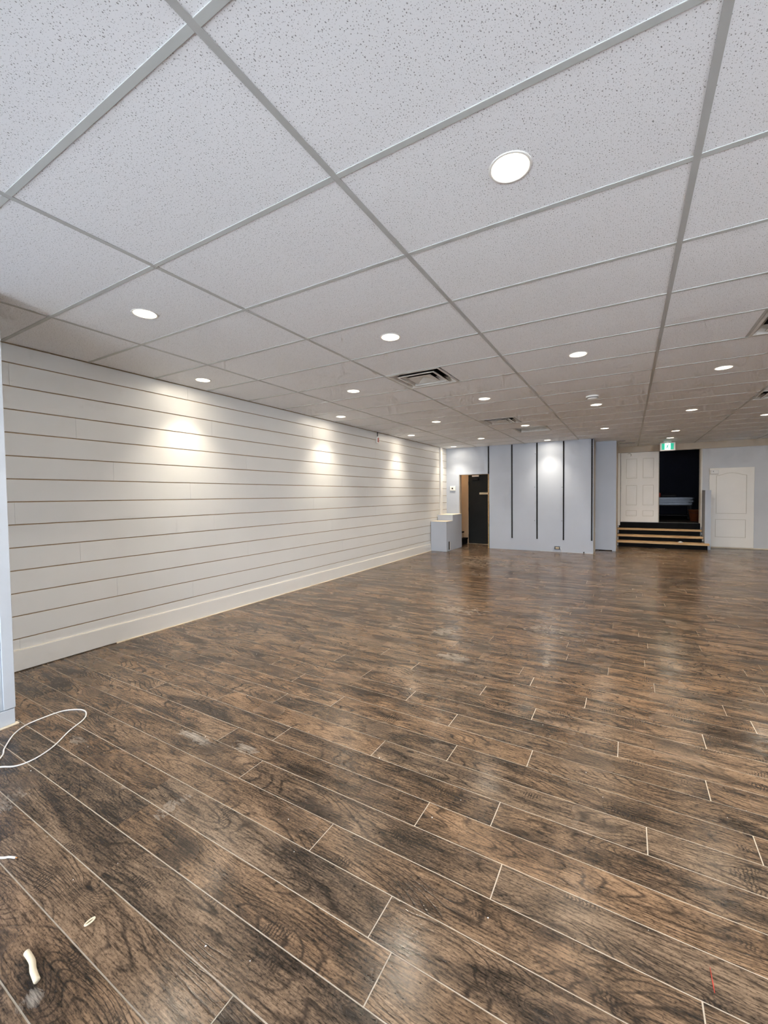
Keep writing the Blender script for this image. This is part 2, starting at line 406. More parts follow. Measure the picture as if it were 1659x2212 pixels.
# ---- ceiling: dark deck above a grid of tees and mineral tiles
ceiling = struct(box('ceiling', XL - .2, XR + .15, YF - .15, YD + .15, ZC + .26, ZC + .34, M_DECK), 'white suspended ceiling of speckled tiles in a metal grid', 'ceiling')
REG = [(XL + .007, XR - .004, YF + .004, YB - .004), (-.69, XR - .004, YB - .004, YA - .004), (-.245, XR - .004, YA - .004, YD - .075)]
HALF = {(-1, 5): [(.5, 1)], (-1, 10): [(.5, 1)], (1, 5): [(0, .5)], (2, 10): [(.5, 1)], (-1, 12): [(0, .25), (.75, 1)]}
ct_cache = {}
for i in range(-3, 5):
    for j in range(-4, 21):
        for (fa, fb) in HALF.get((i, j), [(0, 1)]):
            cx0, cx1 = GX0 + GDX * (i + fa), GX0 + GDX * (i + fb); cy0, cy1 = GY0 + GDY * j, GY0 + GDY * (j + 1)
            for (rx0, rx1, ry0, ry1) in REG:
                x0, x1, y0, y1 = max(cx0, rx0), min(cx1, rx1), max(cy0, ry0), min(cy1, ry1)
                if x1 - x0 < .06 or y1 - y0 < .04: continue
                x0 += .005 * (x0 == cx0); x1 -= .005 * (x1 == cx1); y0 += .005 * (y0 == cy0); y1 -= .005 * (y1 == cy1)
                key = (round(x1 - x0, 3), round(y1 - y0, 3))
                me = ct_cache.get(key)
                if me is None:
                    me = bpy.data.meshes.new('ceiling_tile'); me.from_pydata(boxv(-key[0] / 2, key[0] / 2, -key[1] / 2, key[1] / 2, 0, .015), [], BOXF)
                    me.materials.append(M_CTILE); ct_cache[key] = me
                o = link('ceiling_tile', me, None, ceiling)
                o.location = ((x0 + x1) / 2, (y0 + y1) / 2, ZC + .0026 + random.uniform(0, .0006))
for i in range(-2, 5):       # tees along the room
    x = GX0 + GDX * i
    yend = YB if x < -.69 else YD - .075
    box('main_tee', x - .0125, x + .0125, YF + .004, yend - .004, ZC, ZC + .0025, M_TEE_M, ceiling)
cross_me = {}
for j in range(-3, 21):
    y = GY0 + GDY * j
    for i in range(-3, 5):
        x0, x1 = GX0 + GDX * i + .0125, GX0 + GDX * (i + 1) - .0125
        lo = XL + .007 if y < YB else (-.69 if y < YA else -.245)
        x0, x1 = max(x0, lo), min(x1, XR - .004)
        if x1 - x0 < .05 or y > YD - .08: continue
        key = round(x1 - x0, 3)
        me = cross_me.get(key)
        if me is None:
            h = key / 2; t = .0125
            V = []
            for x in (-h, h): V += [(x, -t, .0025), (x, -t, .0002), (x, -t + .0008, -.0004), (x, t - .0008, -.0004), (x, t, .0002), (x, t, .0025)]
            Fc = [[k, k + 1, k + 7, k + 6] for k in range(5)] + [[5, 0, 6, 11], [0, 5, 4, 3, 2, 1], [6, 7, 8, 9, 10, 11]]
            me = bpy.data.meshes.new('cross_tee'); me.from_pydata(V, [], Fc); me.materials.append(M_TEE_C); cross_me[key] = me
        o = link('cross_tee', me, None, ceiling); o.location = ((x0 + x1) / 2, y, ZC)
for (i, fr, j) in ((1, .5, 5), (-1, .25, 12), (-1, .75, 12), (2, .5, 10), (-1, .5, 10)):
    x = GX0 + GDX * (i + fr); y = GY0 + GDY * j
    hw = .0125 if i == 1 else .006
    box('short_tee', x - hw, x + hw, y + .013, y + GDY - .013, ZC, ZC + .0025, M_TEE_M, ceiling)

# ---- left wall: shiplap boards on a raw backing
wall_left = struct(box('wall_left', XL - .16, XL - .0095, YF - .15, YB - .0005, -.06, WALL_TOP, M_GROOVE), 'long white wall of horizontal shiplap boards on the left', 'wall')
JZ = [.2625 + .1856 * k for k in range(13)]
rows = [(.16, JZ[0])] + [(JZ[k], JZ[k + 1]) for k in range(12)] + [(JZ[12], ZC - .001)]
YS0, YS1 = 1.032, YB - .002
for n, (z0, z1) in enumerate(rows):
    cuts = [YS0]; y = YS0 + (.35, 1.9, 1.1, 2.7, .8, 2.2)[n % 6]
    while y < YS1 - .4: cuts.append(y); y += 3.66
    cuts.append(YS1)
    for a, b in zip(cuts, cuts[1:]):
        box('plank', XL - .0095, XL + random.uniform(-.0004, .0004), a + .0002, b - .0002, z0 + .0043, z1 - .0043, M_SHIP, wall_left, .0012)
bb = thing('baseboard_left', (XL, 1.03, 0), 'tall flat white baseboard under the shiplap wall', 'baseboard', kind='structure')
for a, b in ((1.032, 4.93), (4.9315, 9.46)):
    me_b = box('board', XL, XL + .016, a, b, .006, .172, M_BASE, bb, .002)
box('lit_top_edge', XL, XL + .014, 1.032, 9.46, .172, .177, M_LIT_TOP, bb)  # pale strip painting the light along the top edge of the baseboard
box('shoe_strip', XL + .016, XL + .03, 2.1, 9.46, 0, .007, M_EDGE, bb)

# ---- nib wall by the shop front at the left edge of the picture
nib = struct(box('wall_left_return', XL, -3.318, YF, 1.016, 0, WALL_TOP - .01, M_GREY), 'white end of the short return wall at the left edge', 'wall')
cas = thing('trim_1', (-3.31, 1.0, 0), 'white corner casing with chipped foot on the return wall', 'trim', kind='structure')
box('casing', -3.318, -3.298, .972, 1.030, .105, ZC, M_NIB, cas, .003)
box('casing_inner', -3.318, -3.306, .90, .9715, .105, ZC, M_NIB, cas, .002)
box('end_casing', XL, -3.3185, 1.017, 1.031, 0, ZC, M_NIB, cas, .002)
box('foot_block', -3.318, -3.300, .90, 1.026, .006, .100, M_NIB, cas, .003)
box('foot_shoe', -3.320, -3.284, .90, 1.040, 0.0003, .006, M_EDGE, cas)

# ---- back wall with the dark doorway
DX0, DX1, DZ = -3.925, -3.15, 1.925
wall_back = struct(wall_with_holes('wall_back', XL - .16, -.695, 0, WALL_TOP - .01, [(DX0, -3.115, -.001, DZ), (-3.15, -3.115, DZ, ZC)], YB, YB + .12, M_GREY), 'pale grey back wall with shelf strips and a dark doorway', 'wall')
struct(box('wall_back_side', -.83, -.695, YB + .1201, YA, 0, WALL_TOP - .01, M_RAW), 'narrow unpainted side return of the pale grey panel wall', 'wall')
wa = struct(box('wall_alcove', -.6949, -.25, YA, YA + .12, .018, WALL_TOP - .01, M_GREY), 'pale grey alcove wall between panel wall and stairs', 'wall')
box('toe_gap', -.6949, -.33, YA + .002, YA + .1, 0, .018, M_BLACK, wa)
box('toe_foot', -.3299, -.25, YA, YA + .1, 0, .018, M_GREY, wa)
struct(box('wall_stair_side', -.37, -.25, YA + .1201, YD + .1, 0, WALL_TOP - .01, M_BEIGE), 'beige side wall at the left of the steps', 'wall')

# doorway lining
t2 = thing('trim_2', (DX0, YB, 0), 'pale grey casing round the dark doorway', 'trim', kind='structure')
box('jamb_casing', DX0 - .07, DX0 - .004, YB - .012, YB - .0005, 0, DZ + .06, M_GREY, t2, .002)
box('head_casing', DX0 - .0035, -3.155, YB - .012, YB - .0005, DZ + .001, DZ + .06, M_GREY, t2, .002)
box('jamb', DX0 - .003, DX0 + .012, YB, YB + .12, 0, DZ, M_BEIGE, t2)
t3 = thing('trim_3', (-3.13, YB, 0), 'rough exposed timber and board edge beside the dark doorway', 'trim', kind='structure')
box('timber_stud', -3.152, -3.136, YB + .002, YB + .11, 0, DZ - .001, M_PINE, t3)
box('torn_board_edge', -3.121, -3.1155, YB + .004, YB + .05, 1.15, DZ - .02, M_EDGE, t3)
box('green_board_edge', -3.130, -3.1155, YB + .006, YB + .05, .02, .62, M_GREENBOARD, t3)

# hall behind the doorway
hall_back = struct(wall_with_holes('wall_hall_back', -5.6, -2.9, 0, 2.5, [(-3.975, -3.105, -.001, 1.955)], 11.40, 11.5, M_HALL), 'beige wall of the little hall behind the doorway', 'wall')
struct(box('hall_light_block', -4.2, -2.9, 11.5005, 11.56, 0, 2.5, M_BLACK), 'added unseen slab blocking light behind the black door', 'wall')  # slab added out of view to stop outside light leaking round the door
struct(box('wall_hall_right', -3.10, -3.0, YB + .1201, 11.399, 0, 2.5, M_HALL), 'right hand wall inside the little hall', 'wall')
struct(box('wall_hall_left', -5.7, -5.6, YB, 11.6, 0, 2.5, M_HALL), 'far left end of the little hall', 'wall')
struct(box('wall_hall_front', -5.6, XL - .1605, YB, YB + .12, 0, 2.5, M_HALL), 'front wall of the little hall', 'wall')
struct(box('ceiling_hall', -5.7, -3.0, YB + .125, 11.6, 2.5, 2.55, M_HALL), 'beige ceiling of the little hall', 'ceiling')
struct(box('floor_hall', -5.7, XL - .021, YB, 11.6, -.06, 0, M_GROUT), 'floor at the left end of the little hall', 'floor')

door = thing('door_1', (-3.975, 11.41, 0), 'black metal door with closer and pale push bar, at the end of the doorway', 'door', kind='structure')
box('leaf', -3.970, -3.110, 11.405, 11.445, .003, 1.953, M_BLACKDOOR, door, .002)
for z in (.216, .974, 1.72):
    box('hinge', -3.972, -3.945, 11.392, 11.405, z - .05, z + .05, M_BLACKM, door, .003)
pb = box('push_bar', -3.64, -3.20, 11.355, 11.390, 1.395, 1.455, M_CREAM, door, .006)
for x in (-3.60, -3.24): box('bracket', x - .02, x + .02, 11.390, 11.405, 1.40, 1.45, M_BLACKM, pb)
dc = box('door_closer', -3.85, -3.66, 11.345, 11.405, 1.80, 1.88, M_BLACKM, door, .008)
box('closer_arm', -3.76, -3.74, 11.33, 11.39, 1.88, 1.90, M_BLACKM, dc)
box('closer_plate', -3.86, -3.66, 11.385, 11.399, 1.90, 1.944, M_WPLAST, door, .003)

hs = thing('hall_steps', (-4.3, 11.05, 0), 'black steps rising to the left inside the doorway', 'steps')
for k, (xr, z0, z1) in enumerate(((-3.985, 0, .165), (-4.10, .165, .34), (-4.36, .34, .51), (-4.62, .51, .68))):
    r_ = box('riser', xr - (.135 if k == 0 else .27), xr - .02, YB + .16, 11.395, z0 if k == 0 else z0 + .0005, z1 - .035, M_BLACK if k == 0 else M_HALL, hs)
    box('tread', xr - (.134 if k == 0 else .279), xr, YB + .16, 11.396, z1 - .0345, z1, M_BLACK, hs, .004)
hl = thing('added_hall_light', (-4.75, 11.0, 2.44), 'added small round ceiling light out of sight in the hall', 'light')  # assumed fitting, added unseen to light the hall walls
lathe('globe', [(0, 2.40), (.06, 2.41), (.10, 2.45), (.11, 2.49)], -4.75, 11.0, emit('hall_globe', (1, .8, .55), 3), hl, 20)
lathe('base', [(.11, 2.4901), (.12, 2.4905), (.12, 2.4995), (0, 2.4996)], -4.75, 11.0, M_WPLAST, hl, 20)
ld = bpy.data.lights.new('added_hall_lamp', 'POINT'); ld.energy = 8; ld.color = (1, .8, .55); ld.shadow_soft_size = .1
lo_ = bpy.data.objects.new('added_hall_lamp', ld); COL.objects.link(lo_); lo_.parent = hl; lo_.location = (0, 0, -.16)

# ---- far wall with stair opening and white door
OPX0, OPX1, LAND, HEAD = -.19, 1.592, .600, 2.485
wall_far = struct(wall_with_holes('wall_far', -.2495, XR, 0, WALL_TOP - .01, [(OPX0, OPX1, LAND, HEAD)], YD, YD + .12, M_GREY2), 'grey far wall around the steps and white door', 'wall')
t4 = thing('trim_4', (2.3, YD, HEAD), 'beige boxed header across the top of the far wall', 'trim', kind='structure')
box('header_board', -.2495, XR - .001, YD - .07, YD - .0005, HEAD, ZC + .02, M_BEIGE, t4)
t5 = thing('trim_5', (OPX1, YD, LAND), 'white side posts framing the stair opening', 'trim', kind='structure')
box('left_post', -.2495, OPX0 - .0005, YD - .03, YD - .0005, LAND - .09, HEAD - .001, M_WHITE, t5, .003)
box('right_post', OPX1 - .001, OPX1 + .022, YD - .045, YD - .0005, LAND - .10, HEAD - .001, M_WHITE, t5, .003)
box('right_lining', OPX1 - .028, OPX1 - .0012, YD - .012, YD + .12, LAND, HEAD - .001, M_RAW, t5, .002)
box('floor_strip', 1.75, XR, YD - .022, YD - .0005, 0.0005, .022, M_EDGE, t5)
struct(box('wall_knee', 1.612, 1.728, 12.45, YD - .0005, 0, 1.438, M_GREY), 'low grey knee wall ending beside the steps', 'wall')

# six panel leaf
door = thing('door_2', (-.18, YD + .02, LAND), 'white six-panel door closing the left half of the stair opening', 'door', kind='structure')
box('leaf', OPX0 + .008, .690, YD + .012, YD + .052, LAND + .004, HEAD - .004, M_WHITE, door, .003)
yf = YD + .012
for (x0, x1, z0, z1) in ((-.05, .20, 1.785, 2.315), (.335, .585, 1.785, 2.315), (-.05, .20, 1.06, 1.60), (.335, .585, 1.06, 1.60), (-.05, .20, .765, .92), (.335, .585, .765, .92)):
    k = .010
    pn = ring_poly('panel_moulding', [(x0, z0), (x1, z0), (x1, z1), (x0, z1)], [(x0 + k, z0 + k), (x1 - k, z0 + k), (x1 - k, z1 - k), (x0 + k, z1 - k)],
                   lambda u, v, q: (u, yf - .0005 if q else yf - .009, v), M_MOULD, door)
    box('raised_field', x0 + .035, x1 - .035, yf - .005, yf - .0004, z0 + .035, z1 - .035, M_WHITE, pn, .002)
box('edge_strip', .690, .708, YD + .008, YD + .056, LAND + .004, HEAD - .004, M_RAW, door, .002)
tube('dangling_wire', [(-.02, yf - .01, 2.45), (.03, yf - .03, 2.46), (.065, yf - .035, 2.43), (.055, yf - .03, 2.385)], .006, M_RAW, door)

# white arched-panel door
door = thing('door_3', (1.75, YD - .02, 0), 'white two-panel door with arched top panel on the far wall', 'door', kind='structure')
box('leaf', 1.760, 2.625, YD - .035, YD - .001, .024, 1.985, M_WHITE, door, .003)
yf = YD - .035
def arch(x0, x1, z0, z1, rise, k=0.0, n=14):
    x0 += k; x1 -= k; z0 += k
    pts = [(x0, z0), (x1, z0)]
    for q in range(n + 1):
        t = q / n; s = math.sin(math.pi * t) ** 1.6 if rise else 0
        pts.append((x1 + (x0 - x1) * t, z1 - k + rise * s))
    return pts
for (x0, x1, z0, z1, ri) in ((1.895, 2.485, .855, 1.80, .065), (1.885, 2.475, .27, .715, 0.0)):
    pn = ring_poly('panel_moulding', arch(x0, x1, z0, z1, ri), arch(x0, x1, z0, z1, ri, .011), lambda u, v, q: (u, yf - .0005 if q else yf - .010, v), M_MOULD, door)
    extrude_poly('raised_field', arch(x0, x1, z0, z1, ri, .045), lambda u, v, q: (u, yf - .0004 if q else yf - .006, v), M_WHITE, pn)
dc = box('door_closer', 1.775, 1.935, YD - .095, YD - .0355, 1.835, 1.935, M_WPLAST, door, .012, 2)
box('closer_screw', 1.82, 1.836, YD - .099, YD - .0955, 1.895, 1.911, M_BLACKM, dc)
box('edge_pull', 1.752, 1.7595, YD - .03, YD - .015, .40, .46, M_BLACKM, door)

# steps up to the opening
st = thing('wooden_steps', (.7, 12.6, 0), 'four black risers with bare pine treads below the stair opening', 'steps')
for k, (y, z, xr) in enumerate(((12.30, .153, 1.690), (12.55, .292, 1.602), (12.80, .448, 1.602))):
    if k == 0: extrude_poly('tread', [(-.249, y), (xr, y), (xr, 12.446), (1.605, 12.446), (1.605, y + .27), (-.249, y + .27)], lambda u, v, q: (u, v, z if q else z - .048), M_PINE, st)
    else: box('tread', -.249, xr, y, y + .27 if k < 2 else YD - .0005, z - .048, z, M_PINE, st, .004)
    box('riser', -.215, 1.585 + (.09 if k == 0 else 0) - .02, y + .03, y + .05, [0, .1535, .2925][k], z - .0485, M_BLACK, st)
box('riser', -.215, 1.585, YD - .022, YD - .0006, .4485, LAND - .0005, M_BLACK, st)
for y, z in ((12.36, .05), (12.62, .20), (12.62, .165), (12.86, .345)):
    box('bracket', -.249, -.2155, y, y + .02, z - .03, z + .03, M_WPLAST, st, .006)
for y, z in ((12.62, .205), (12.86, .345)):
    box('bracket', 1.5855, 1.6105, y, y + .02, z - .03, z + .03, M_WPLAST, st, .006)
lathe('plaster_lump', [(0, .182), (.02, .18), (.045, .168), (.055, .1535), (0, .1532)], 1.13, 12.42, M_WPLAST, None, 14)
tag(bpy.data.objects['plaster_lump'], 'small white lump lying on the lowest pine tread', 'debris')

# dark storeroom beyond
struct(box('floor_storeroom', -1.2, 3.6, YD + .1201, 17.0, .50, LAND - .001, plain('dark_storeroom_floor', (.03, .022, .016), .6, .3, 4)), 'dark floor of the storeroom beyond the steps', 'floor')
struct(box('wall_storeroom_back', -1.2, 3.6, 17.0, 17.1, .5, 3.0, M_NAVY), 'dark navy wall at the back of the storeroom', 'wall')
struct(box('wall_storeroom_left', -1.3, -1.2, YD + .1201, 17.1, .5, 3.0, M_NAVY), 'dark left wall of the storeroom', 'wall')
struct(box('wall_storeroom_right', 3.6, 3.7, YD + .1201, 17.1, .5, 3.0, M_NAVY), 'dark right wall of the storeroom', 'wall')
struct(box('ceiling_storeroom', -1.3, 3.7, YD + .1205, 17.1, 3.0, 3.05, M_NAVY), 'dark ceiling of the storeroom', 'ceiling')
cart = thing('low_cart', (1.0, 14.75, LAND), 'black low cart carrying silver trays in the dark storeroom', 'cart')
box('deck', .05, 1.60, 14.5, 15.1, 1.000, 1.030, M_BLACKM, cart, .004)
box('shelf', .08, 1.57, 14.53, 15.07, .72, .74, M_BLACKM, cart, .004)
for x in (.08, 1.53):
    for y in (14.53, 15.03): box('leg', x, x + .04, y, y + .04, LAND, 1.000, M_BLACKM, cart)
for k, nm in enumerate(('lowest', 'middle', 'topmost')):
    z = 1.031 + k * .075
    tr = thing('metal_tray', (.9, 14.8, z), nm + ' of three silver metal trays stacked in the dark storeroom', 'tray', 'silver trays in the storeroom')
    sh = (.0, .03, .01)[k]
    grid_plate('tray_wall', [.10 + sh, .115 + sh, 1.565 + sh, 1.58 + sh], [14.52, 14.535, 15.065, 15.08], lambda u, v: .115 + sh < u < 1.565 + sh and 14.535 < v < 15.065,
               lambda u, v, q: (u, v, z + (.066 if q else .004)), M_SILVER, tr)
    box('tray_base', .115 + sh, 1.565 + sh, 14.535, 15.065, z, z + .004, M_SILVER, tr)
    ring = [(1.58 + sh, 14.75, z + .05), (1.63 + sh, 14.75, z + .045), (1.64 + sh, 14.75, z + .01), (1.60 + sh, 14.75, z + .006)]
    tube('handle', ring, .006, M_SILVER, tr, 5, 6)
tb = thing('tool_bag', (1.05, 14.8, 1.26), 'dark low tool bag on top of the silver trays', 'bag')
box('body', .86, 1.22, 14.62, 14.95, 1.262, 1.33, M_BLACKM, tb, .02, 2)
tube('handle', [(.95, 14.78, 1.33), (.98, 14.78, 1.365), (1.10, 14.78, 1.365), (1.13, 14.78, 1.33)], .008, M_BLACKM, tb, 5, 6)
rb = thing('red_can', (.80, 14.8, 1.26), 'dark red can beside the tool bag in the storeroom', 'can')
lathe('body', [(0, 1.262), (.055, 1.262), (.055, 1.37), (.03, 1.39), (0, 1.39)], .79, 14.78, M_RED, rb, 18)
lathe('cap', [(.015, 1.391), (.015, 1.41), (0, 1.41)], .79, 14.78, M_BLACKM, rb, 12)
bk = thing('bucket', (1.64, 14.2, LAND), 'orange plastic bucket at the right of the storeroom floor', 'bucket')
lathe('shell', [(0, LAND), (.105, LAND), (.14, LAND + .30), (.15, LAND + .30), (.15, LAND + .315), (.132, LAND + .315), (.098, LAND + .012), (0, LAND + .012)], 1.58, 13.95, M_ORANGE, bk, 28)
tube('bail_handle', [(1.43, 13.95, LAND + .30), (1.47, 13.86, LAND + .25), (1.58, 13.80, LAND + .22), (1.69, 13.86, LAND + .25), (1.73, 13.95, LAND + .30)], .004, M_SILVER, bk, 6, 6)

# ---- right wall, shop front and street
SW = (-1.30, 1.40)
struct(grid_plate('wall_right', [YF - .15, SW[0], SW[1], YD + .12], [-.06, .30, 2.52, WALL_TOP], lambda u, v: SW[0] < u < SW[1] and .3 < v < 2.52, lambda u, v, k: (XR + (.15 if k else 0), u, v), M_GREY), 'pale grey wall on the right, outside the picture', 'wall')
WIN = [(-3.15, -1.0), (-.86, 1.29), (1.43, 3.0), (3.12, 4.78)]
WZ0, WZ1 = .30, 2.52
wall_front = struct(wall_with_holes('wall_front', XL - .16, XR, -.06, WALL_TOP, [(a, b, WZ0, WZ1) for a, b in WIN], YF - .15, YF - .0, M_GREY), 'shop front wall behind the viewer', 'wall')
for n, (a, b) in enumerate(WIN):
    wn = thing('window_%d' % (n + 1), ((a + b) / 2, YF - .08, WZ0), 'shop window %s in the front wall' % ('one', 'two', 'three', 'four')[n], 'window', kind='structure')
    wall_with_holes('window_frame', a, b, WZ0, WZ1, [(a + .05, b - .05, WZ0 + .05, WZ1 - .05)], YF - .11, YF - .05, M_ALU, wn)
    box('pane', a + .05, b - .05, YF - .083, YF - .077, WZ0 + .05, WZ1 - .05, M_GLASS, wn)
    pl = bpy.data.lights.new('window_portal', 'AREA'); pl.shape = 'RECTANGLE'; pl.size = b - a; pl.size_y = WZ1 - WZ0; pl.cycles.is_portal = True
    po = bpy.data.objects.new('window_portal', pl); COL.objects.link(po); po.parent = wn; po.location = (0, -.075, (WZ1 - WZ0) / 2); po.rotation_euler = (math.radians(90), 0, 0)
wn = thing('window_5', (XR + .08, (SW[0] + SW[1]) / 2, .30), 'added unseen side window in the right wall', 'window', kind='structure')  # window added out of view to light the near shiplap wall
grid_plate('window_frame', [SW[0], SW[0] + .05, SW[1] - .05, SW[1]], [.30, .35, 2.47, 2.52], lambda u, v: SW[0] + .05 < u < SW[1] - .05 and .35 < v < 2.47, lambda u, v, k: (XR + (.11 if k else .05), u, v), M_ALU, wn)
box('pane', XR + .077, XR + .083, SW[0] + .05, SW[1] - .05, .35, 2.47, M_GLASS, wn)
pl = bpy.data.lights.new('window_portal', 'AREA'); pl.shape = 'RECTANGLE'; pl.size = 2.22; pl.size_y = SW[1] - SW[0]; pl.cycles.is_portal = True
po = bpy.data.objects.new('window_portal', pl); COL.objects.link(po); po.parent = wn; po.location = (.075, 0, 1.11); po.rotation_euler = (0, math.radians(90), 0)
struct(box('ground_street', -40, 40, -40, YF - .16, -.12, -.02, M_SIDEWALK), 'concrete pavement outside the shop front', 'ground')
struct(box('ground_side_street', XR + .16, 40, YF - .159, 40, -.12, -.02, M_SIDEWALK), 'concrete pavement outside the right wall', 'ground')

# ================================================================== CEILING FITTINGS
def gx(i): return GX0 + GDX * i
def gy(j): return GY0 + GDY * j
cols = {  # x, rows, phrase
    'A': (-3.930, [(3.5, 'nearest'), (7.5, 'second'), (11.5, 'third'), (15.45, 'farthest')], 'of the four downlights along the shiplap wall'),
    'B': (gx(-1.515), [(1.5, 'nearest'), (5.53, 'second'), (9.56, 'third'), (13.65, 'farthest')], 'of four downlights in the second line from the shiplap wall'),
    'C': (gx(-.52), [(3.52, 'nearest'), (7.56, 'second'), (11.62, 'third'), (15.55, 'farthest')], 'of four downlights in the third line from the shiplap wall'),
    'D': (gx(.495), [(1.5, 'largest and nearest'), (5.55, 'second'), (9.56, 'third'), (13.62, 'farthest')], 'of four downlights in the fourth line from the shiplap wall'),
    'E': (gx(1.502), [(3.5, 'hidden nearest'), (7.55, 'nearest visible'), (11.57, 'second visible'), (15.57, 'second to last'), (17.58, 'last')], 'downlight in the line running to the exit sign'),
    'F': (gx(2.42), [(1.5, 'first'), (5.5, 'second'), (9.5, 'third'), (13.48, 'farthest')], 'downlight in the rightmost line at the right edge'),
    'G': (gx(3.5), [(3.5, 'first'), (7.5, 'second'), (11.5, 'third'), (15.5, 'fourth'), (17.5, 'added fifth')], 'downlight in the line beyond the right edge'),  # last lamp here is added out of view to brighten the far right
}
trim_me = lens_me = None
for c, (x, rws, phrase) in cols.items():
    for r, which in rws:
        y = gy(r)
        t = thing('recessed_downlight', (x, y, ZC), 'lit round ' + which + ' ' + phrase if c in 'EFG' else which + ' ' + phrase, 'downlight', 'round recessed downlights')
        if trim_me is None:
            a = lathe('trim_ring', [(.070, ZC + .002), (.070, ZC + .0005), (.073, ZC - .0008), (.079, ZC - .0002), (.081, ZC + .002), (.081, ZC + .0025), (.070, ZC + .0025), (.070, ZC + .002)], x, y, M_WPLAST, t, 40)
            b = lathe('lens', [(.0695, ZC + .0022), (0, ZC + .0015)], x, y, M_LENS, t, 24)
            trim_me, lens_me = a.data, b.data
        else:
            link('trim_ring', trim_me, None, t); link('lens', lens_me, None, t)
        ld = bpy.data.lights.new('downlight_lamp', 'AREA'); ld.shape = 'DISK'; ld.size = .13; ld.energy = LAMP_W; ld.color = LAMP_COL; ld.spread = math.radians(90)
        lo_ = bpy.data.objects.new('downlight_lamp', ld); COL.objects.link(lo_); lo_.parent = t; lo_.location = (0, 0, -.003)
        ld = bpy.data.lights.new('downlight_glow', 'AREA'); ld.shape = 'DISK'; ld.size = .13; ld.energy = GLOW_W; ld.color = LAMP_COL
        lo_ = bpy.data.objects.new('downlight_glow', ld); COL.objects.link(lo_); lo_.parent = t; lo_.location = (0, 0, -.0025)

def diffuser(x0, y0, label):
    s = .597; cx, cy = x0 + s / 2 + .006, y0 + GDY / 2
    t = thing('air_diffuser', (cx, cy, ZC), label, 'vent', 'square ceiling air diffusers')
    def sq(h): return [(cx - h, cy - h), (cx + h, cy - h), (cx + h, cy + h), (cx - h, cy + h)]
    def shell(name, rings, mat, th=.002):
        V = []; Fc = []
        for h, z in rings: V += [(x, y, z) for x, y in sq(h)]
        n = len(rings)
        for k in range(n - 1):
            for q in range(4): Fc.append([k * 4 + q, k * 4 + (q + 1) % 4, k * 4 + 4 + (q + 1) % 4, k * 4 + 4 + q])
        return pyd(name, V, Fc, mat, t)
    shell('outer_frame', [(.297, ZC + .010), (.297, ZC - .002), (.276, ZC - .002), (.222, ZC + .055), (.220, ZC + .055), (.272, ZC + .002), (.295, ZC + .010), (.297, ZC + .010)], M_DIFF)
    shell('duct_box', [(.224, ZC + .054), (.224, ZC + .20), (.0, ZC + .20)], M_DUCT)
    shell('middle_louvre', [(.212, ZC + .000), (.150, ZC + .060), (.146, ZC + .060), (.190, ZC + .006), (.190, ZC - .004), (.212, ZC - .004), (.212, ZC + .0)], M_DIFF)
    shell('louvre_slit_shade', [(.213, ZC + .001), (.152, ZC + .062), (.148, ZC + .062)], M_DUCT)  # dark shell puts the shade of the slits into the colour
    shell('inner_louvre', [(.1385, ZC + .000), (.09, ZC + .045), (.0, ZC + .046)], M_DUCT)
    shell('centre_pyramid', [(.138, ZC - .001), (.120, ZC - .004), (0.0, ZC + .030)], M_DIFF)
    for sx in (-1, 1):
        for sy in (-1, 1):
            tube('strut', [(cx + sx * .12, cy + sy * .13, ZC + .03), (cx + sx * .19, cy + sy * .20, ZC + .06)], .004, M_DIFF, t, 2, 6)
diffuser(gx(-1), gy(5), 'nearest square ceiling air diffuser, left of the ceiling centre')
diffuser(gx(-1), gy(10), 'farther square ceiling air diffuser in front of the panel wall')
diffuser(gx(1.5), gy(5), 'square ceiling air diffuser cut by the right edge, the nearer one')
diffuser(gx(2), gy(10), 'square ceiling air diffuser cut by the right edge, the farther one')
rg = thing('return_grille', (gx(-.5), gy(12.5), ZC), 'flat recessed grey grille panel next to a downlight at the back', 'vent')
x0, x1, y0, y1 = gx(-.75) + .008, gx(-.25) - .008, gy(12) + .008, gy(13) - .008
grid_plate('frame', [x0, x0 + .02, x1 - .02, x1], [y0, y0 + .02, y1 - .02, y1], lambda u, v: x0 + .02 < u < x1 - .02 and y0 + .02 < v < y1 - .02, lambda u, v, k: (u, v, ZC + (.06 if k else -.002)), M_DIFF, rg)
box('recess_panel', x0 + .0205, x1 - .0205, y0 + .0205, y1 - .0205, ZC + .055, ZC + .06, plain('grille_blue_grey', (.42, .47, .53), .4), rg)
for k in range(1, 12):
    y = y0 + .02 + (y1 - y0 - .04) * k / 12
    box('vane', x0 + .0205, x1 - .0205, y - .001, y + .001, ZC + .036, ZC + .0548, M_DIFF, rg)

sd = thing('smoke_detector', (gx(.49), gy(8.57), ZC), 'white round smoke detector on the ceiling in front of a downlight', 'detector')
sx_, sy_ = gx(.49), gy(8.57)
lathe('base', [(0, ZC + .0065), (.075, ZC + .0065), (.078, ZC), (.078, ZC - .014), (.070, ZC - .016), (0, ZC - .016)], sx_, sy_, M_WPLAST, sd)
lathe('dome', [(.066, ZC - .0165), (.064, ZC - .034), (.045, ZC - .046), (.0, ZC - .048)], sx_, sy_, M_WPLAST, sd)
lathe('vent_band', [(.0665, ZC - .018), (.0675, ZC - .022), (.0665, ZC - .026)], sx_, sy_, M_DUCT, sd)

